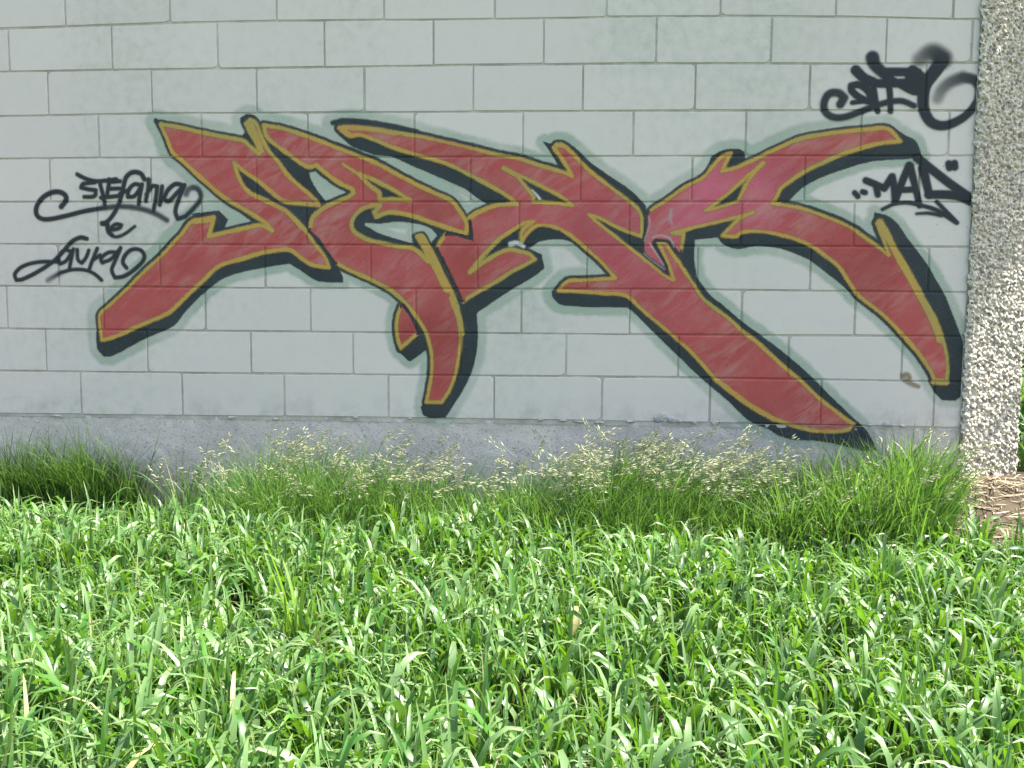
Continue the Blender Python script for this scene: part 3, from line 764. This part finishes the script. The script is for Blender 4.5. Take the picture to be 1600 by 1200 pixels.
# ------------------------------------------------------------------ grass
def blades(bx, by, bz, L, az, th0, th1, pw, wid, twist, fold, S=8, wmax_at=0.35, rs=None):
    """curved ribbon leaves, three vertices across; all arguments are arrays of length n"""
    n = len(bx); t = np.linspace(0, 1, S+1)
    th = th0[:, None]+(th1-th0)[:, None]*t[None, :]**pw[:, None]
    T = np.stack([np.sin(th)*np.cos(az)[:, None], np.sin(th)*np.sin(az)[:, None], np.cos(th)], -1)
    dl = (L/S)[:, None, None]
    P = np.zeros((n, S+1, 3)); P[:, 0] = np.stack([bx, by, bz], -1)
    P[:, 1:] = P[:, :1]+np.cumsum(0.5*(T[:, 1:]+T[:, :-1])*dl, 1)
    s = np.stack([-np.sin(az), np.cos(az), np.zeros(n)], -1)[:, None, :].repeat(S+1, 1)
    N = np.cross(s, T)
    tw = twist[:, None]*t[None, :]
    s2 = s*np.cos(tw)[..., None]+N*np.sin(tw)[..., None]
    N2 = np.cross(s2, T)
    prof = np.minimum(0.5+0.5*t/wmax_at, 1)*np.clip(1-t**3.2, 0, 1)**0.8
    prof = np.maximum(prof, 0.03)
    wv = wid[:, None]*prof[None, :]*0.5
    a = P-s2*wv[..., None]; c = P+s2*wv[..., None]; b = P+N2*(wv*fold[:, None])[..., None]
    V = np.stack([a, b, c], 2).reshape(-1, 3)
    base = (np.arange(n)*(S+1)*3)[:, None]; k = np.arange(S)*3
    q = []
    for o in (0, 1):
        q.append(np.stack([base+k+o, base+k+o+1, base+k+o+4, base+k+o+3], -1))
    F = np.concatenate(q, 1).reshape(-1, 4)
    rs = rs if rs is not None else rng
    rn = np.repeat(rs.random(n), (S+1)*3); wx = np.repeat(rs.random(n), (S+1)*3)
    al = np.tile(np.repeat(t, 3), n)
    return V, F, dict(rnd=rn, wax=wx, along=al)

def U(a, b, n): return rng.uniform(a, b, n)

def in_view(x, y, mx=0.75):
    """true for ground points inside the photographed wedge, with a step's margin on either side"""
    d = np.stack([x-CAM[0], y-CAM[1]], -1)
    dep = d[:, 0]*(-math.sin(YAW))+d[:, 1]*math.cos(YAW); lat = d[:, 0]*math.cos(YAW)+d[:, 1]*math.sin(YAW)
    return (dep > 0.55) & (np.abs(lat) < dep*0.485+mx)

def field_grass():
    n = 14000                                           # plants, each a bunch of leaves
    x = U(-1.5, 6.2, n); y = U(-4.25, -0.22, n)
    back = rng.random(n) < 0.06                         # the strip of meadow seen past the pier
    x = np.where(back, U(4.86, 7.0, n), x); y = np.where(back, U(-0.3, 2.4, n), y)
    ok = in_view(x, y) | back
    # thin out towards the wall and on the bare bank by the pier
    edge = -0.44-0.28*vnoise(x*2.0, x*0, 61)-0.36*sstep(3.9, 4.6, x)
    dens = sstep(0.16, -0.18, y-edge)
    dens = dens*(0.6+0.7*vnoise(x*2.6, y*2.6, 62))
    ok &= (rng.random(n) < dens) | back
    x, y = x[ok], y[ok]; m = len(x)
    k = 6
    tall = np.repeat(0.80+0.36*vnoise(x*1.6, y*1.6, 63)+rng.normal(0, 0.09, m)-0.16*sstep(3.2, 4.6, x)*sstep(-1.8, -0.6, y), k)
    phase = np.repeat(U(0, 6.28, m), k); idx = np.tile(np.arange(k), m)
    x = np.repeat(x, k); y = np.repeat(y, k); n = m*k
    az = phase+idx*2.4+rng.normal(0, 0.5, n)
    x = x+0.014*np.cos(az)*rng.random(n); y = y+0.014*np.sin(az)*rng.random(n)
    kind = rng.random(n); arch = kind < 0.64
    L = np.where(arch, U(0.19, 0.34, n), U(0.15, 0.31, n))*tall
    th0 = U(0.0, 0.26, n); th1 = np.where(arch, U(1.9, 3.0, n), U(0.1, 0.75, n))
    pw = np.where(arch, U(2.2, 4.4, n), U(1.2, 2.5, n))
    wid = (0.0095+0.0145*rng.random(n)**1.2)*np.where(arch, 1.1, 0.72)*np.repeat(U(0.75, 1.2, m), k)
    V, F, at = blades(x, y, gz(x, y)-0.01, L, az, th0, th1, pw, wid, rng.normal(0, 0.40, n), U(0.05, 0.32, n), 8)
    o = np_mesh('field_grass', V, F, M_leaf, None, at)
    tag(o, 'broad leaved bright green grass filling the sunlit field before the wall', 'grass', kind='stuff')
    print('field leaves', n)
field_grass()

def spikelets(base, tip_dir, n_per, spread, size, rs):
    """little pale seed scales hanging round the ends of stalks: base (k,3), tip_dir (k,3)"""
    k = len(base); m = k*n_per
    P = np.repeat(base, n_per, 0); Dr = np.repeat(tip_dir, n_per, 0)
    u = rs.random(m)
    P = P-Dr*(u*spread)[:, None]+rs.normal(0, spread*0.07, (m, 3))
    d = Dr+rs.normal(0, 0.22, (m, 3))+np.array([0.3, 0, -0.15]); d /= np.linalg.norm(d, axis=1)[:, None]
    s = np.cross(d, rs.normal(0, 1, (m, 3))); s /= np.linalg.norm(s, axis=1)[:, None]
    q = np.cross(d, s)
    l = size*rs.uniform(0.7, 1.3, m)[:, None]; w_ = l*0.13
    V = np.stack([P, P+d*l*0.4+s*w_, P+d*l*0.4+q*w_, P+d*l*0.4-s*w_, P+d*l*0.4-q*w_, P+d*l], 1).reshape(-1, 3)
    b = (np.arange(m)*6)[:, None]
    tri = np.array([[0, 2, 1], [0, 3, 2], [0, 4, 3], [0, 1, 4], [5, 1, 2], [5, 2, 3], [5, 3, 4], [5, 4, 1]])
    F = (b[:, None, :]+tri[None]).reshape(-1, 3)
    return V, F, dict(rnd=np.repeat(rs.random(m), 6), wax=np.zeros(m*6), along=np.zeros(m*6))

def tuft(name, label, cx, cy, rx, ry, n, hmin, hmax, lean=(0, 0), wid=(0.0022, 0.0050), droop=(0.3, 1.5), stalks=0, smin=0.3, smax=0.45, dark=None, bend=(0.8, 1.9)):
    z0 = float(gz(cx, cy)); root = empty(name, (cx, cy, z0)); tag(root, label, 'grass', 'grass tufts along the foot of the wall')
    nc = max(int(n/38), 6)
    ca = rng.random(nc)*2*math.pi; cr = np.sqrt(rng.random(nc))
    ccx = cx+rx*cr*np.cos(ca); ccy = np.minimum(cy+ry*cr*np.sin(ca), -0.05); ch = U(0.62, 1.12, nc)*(1.05-0.3*cr**2)
    def pts(k):
        c = rng.integers(0, nc, k)
        x = ccx[c]+rng.normal(0, 0.022, k); y = np.minimum(ccy[c]+rng.normal(0, 0.022, k), -0.03)
        return x, y, c
    x, y, c = pts(n)
    L = U(hmin, hmax, n)*ch[c]
    az = np.arctan2((y-ccy[c])*30+rng.normal(0, 0.7, n)+lean[1], (x-ccx[c])*30+rng.normal(0, 0.7, n)+lean[0])
    az = np.where((y > -0.14) & (np.sin(az) > 0.2), -az, az)
    V, F, at = blades(x, y, gz(x, y)-0.01, L, az, U(0.0, 0.35, n), U(droop[0], droop[1], n), U(1.3, 2.6, n), U(wid[0], wid[1], n), rng.normal(0, 0.8, n), U(0.1, 0.4, n), 6)
    o = np_mesh('blades', V, F, M_fine, None, at); o.parent = root; o.matrix_parent_inverse = Matrix.Translation((-cx, -cy, -z0))
    tag(o, kind='stuff')
    if stalks:
        k = stalks; x, y, r = pts(k)
        L = U(smin, smax, k); az = rng.normal(-0.1, 0.45, k)+np.where(rng.random(k) < 0.12, math.pi, 0)
        az = np.where((y > -0.2) & (np.sin(az) > 0.15), -az, az)
        V, F, at = blades(x, y, gz(x, y)-0.01, L, az, U(0.0, 0.25, k), U(bend[0], bend[1], k), U(1.6, 3.0, k), np.full(k, 0.0026), np.zeros(k), U(0.1, 0.3, k), 7)
        o = np_mesh('stalks', V, F, M_fine, None, at); o.parent = root; o.matrix_parent_inverse = Matrix.Translation((-cx, -cy, -z0)); tag(o, kind='stuff')
        Vr = V.reshape(k, 8, 3, 3)[:, :, 1, :]
        d = Vr[:, -1]-Vr[:, -3]; d /= np.linalg.norm(d, axis=1)[:, None]
        V, F, at = spikelets(Vr[:, -1], d, 13, 0.095, 0.022, rng)
        o = np_mesh('seed_heads', V, F, M_seed, None, at, smooth=False); o.parent = root; o.matrix_parent_inverse = Matrix.Translation((-cx, -cy, -z0)); tag(o, kind='stuff')
    return root

tuft('grass_tuft', 'dark green dense tuft of fine grass shaded by the wall, below the two-name tag', 0.28, -0.085, 0.42, 0.05, 2600, 0.24, 0.60)
tuft('grass_tuft', 'thin scattered grass stems before the bare grey base, right of the dark shaded tuft', 0.86, -0.12, 0.30, 0.09, 150, 0.24, 0.46, stalks=16)
tuft('grass_tuft', 'grass tuft with pale seed heads beside the broken lip of the concrete base', 1.55, -0.38, 0.56, 0.27, 4200, 0.24, 0.54, (0.3, 0), stalks=130, smin=0.38, smax=0.58)
tuft('grass_tuft', 'sparse thin grass and seed stalks below the black tip of the second red letter', 2.30, -0.32, 0.46, 0.24, 2000, 0.22, 0.48, stalks=55, smin=0.34, smax=0.52)
tuft('grass_tuft', 'windblown drift of pale seed heads between the tails of the second and third letters', 3.02, -0.40, 0.54, 0.25, 5200, 0.26, 0.58, (0.8, 0), stalks=280, smin=0.42, smax=0.64)
tuft('grass_tuft', 'big lush green grass tuft under the black tip of the third red letter', 3.80, -0.46, 0.48, 0.30, 6000, 0.26, 0.57, (0.3, 0), wid=(0.003, 0.0105), stalks=90, smin=0.38, smax=0.52)

# long upright blades standing out of the lush tuft
def upright(name, label, cx, cy, n, hmin, hmax, wid, group=None, r=0.03, th=(0.1, 0.6), leanx=0.0, mat=None):
    z0 = float(gz(cx, cy)); a = rng.random(n)*2*math.pi
    x = cx+r*np.cos(a)*rng.random(n); y = cy+r*np.sin(a)*rng.random(n)
    az = np.where(rng.random(n) < 0.5, 0, math.pi)+rng.normal(0, 0.6, n) if not leanx else rng.normal(0.1, 0.5, n)
    V, F, at = blades(x-cx, y-cy, np.zeros(n)-0.01, U(hmin, hmax, n), az, U(0, 0.12, n), U(th[0], th[1], n), U(1.1, 2, n), U(wid*0.7, wid, n), rng.normal(0, 0.5, n), U(0.15, 0.4, n), 8)
    at['rnd'][:] = np.clip(at['rnd']*0.3+0.75, 0, 1); at['wax'][:] *= 0.2
    o = np_mesh(name, V, F, mat or M_leaf, None, at); o.location = (cx, cy, z0)
    return tag(o, label, 'grass', group)
gx, gy = groundpt(1243, 800, -0.36)
upright('tall_grass_plant', 'long upright blades rising from the lush tuft across the black tip of the red letter', 3.70, -0.48, 12, 0.42, 0.60, 0.009, th=(0.15, 0.75), leanx=1)
gx, gy = groundpt(466, 1090, -0.52)
upright('tall_grass_plant', 'tall yellow green cereal plant standing well above the rest of the sunlit field', gx, gy, 16, 0.24, 0.50, 0.018, th=(0.0, 0.8), r=0.03, mat=M_lime)

# ------------------------------------------------------------------ dry straw on the bank by the pier
def straw():
    n = 1100
    x = U(4.05, 5.1, n); y = U(-0.75, -0.03, n)
    ok = rng.random(n) < sstep(3.9, 4.5, x)
    x, y = x[ok], y[ok]; n = len(x)
    z = gz(x, y)+0.006
    V, F, at = blades(x, y, z, U(0.04, 0.14, n), U(0, 6.28, n), U(1.3, 1.6, n), U(1.45, 1.75, n), np.ones(n), U(0.003, 0.008, n), rng.normal(0, 1, n), U(0.2, 0.6, n), 3)
    o = np_mesh('dry_straw', V, F, M_straw, None, at)
    tag(o, 'pale dry straw scattered on the bare brown bank at the foot of the pier', 'straw', kind='stuff')
straw()

# ------------------------------------------------------------------ shrub and tree beyond the pier
def leaf_cloud(name, c, rad, n, size, parent, mat):
    r = np.random.default_rng(int(c[0]*100)+n)
    k = 26; cc = r.normal(0, 1, (k, 3)); cc /= np.linalg.norm(cc, axis=1)[:, None]; cc *= (r.random(k)**0.4)[:, None]*0.8
    w_ = r.integers(0, k, n); p = cc[w_]+r.normal(0, 0.17, (n, 3))
    p = p*np.array(rad)+np.array(c)
    az = r.random(n)*6.28
    V, F, at = blades(p[:, 0], p[:, 1], p[:, 2], r.uniform(size*.7, size*1.3, n), az, r.uniform(.4, 1.6, n), r.uniform(1.2, 2.6, n), np.ones(n), r.uniform(size*.35, size*.5, n), r.normal(0, 1, n), r.uniform(.1, .4, n), 3, 0.4, r)
    o = np_mesh(name, V, F, mat, None, at); o.parent = parent; o.matrix_parent_inverse = Matrix.Translation(-parent.location); return o
def limb(bm, a, b, r0, r1, seg=7):
    a = Vector(a); b = Vector(b); d = (b-a).normalized(); s = d.orthogonal().normalized(); q = d.cross(s)
    A = [bm.verts.new(a+(s*math.cos(k*6.283/seg)+q*math.sin(k*6.283/seg))*r0) for k in range(seg)]
    B = [bm.verts.new(b+(s*math.cos(k*6.283/seg)+q*math.sin(k*6.283/seg))*r1) for k in range(seg)]
    for k in range(seg): bm.faces.new((A[k], A[(k+1) % seg], B[(k+1) % seg], B[k]))
def make_tree():
    t = empty('tree', (6.1, 0.55, -0.45)); tag(t, 'leafy tree beyond the roughcast pier whose branches shade its top', 'tree')
    bm = bmesh.new()
    limb(bm, (6.1, .55, -.5), (6.0, .5, 1.3), .075, .055); limb(bm, (6.0, .5, 1.28), (5.75, .35, 2.6), .055, .03); limb(bm, (6.0, .5, 1.28), (6.5, .7, 2.9), .05, .03)
    limb(bm, (5.75, .35, 2.58), (5.5, .15, 3.1), .03, .012); limb(bm, (5.85, .4, 2.1), (5.35, .15, 2.75), .025, .01); limb(bm, (6.3, .6, 2.2), (6.6, .2, 3.2), .03, .012)
    o = bm_obj('trunk', bm, M_bark, None, True); o.parent = t; o.matrix_parent_inverse = Matrix.Translation(-t.location)
    leaf_cloud('crown', (5.58, .22, 3.32), (.62, .52, .62), 5200, .06, t, M_shrub)
make_tree()
def make_shrub(x, y, h, label):
    z = float(gz(x, y)); t = empty('shrub', (x, y, z)); tag(t, label, 'shrub')
    bm = bmesh.new()
    for k in range(5): limb(bm, (x+.03*k-.06, y, z-.02), (x+.16*(k-2), y+.1*((k*7) % 3-1), z+h*.7), .016, .006)
    o = bm_obj('stems', bm, M_bark, None, True); o.parent = t; o.matrix_parent_inverse = Matrix.Translation(-t.location)
    leaf_cloud('foliage', (x, y, z+h*.55), (.5, .45, h*.5), 2600, .06, t, M_shrub)
make_shrub(5.55, 1.35, 0.95, 'low bright green shrub growing behind the roughcast pier')
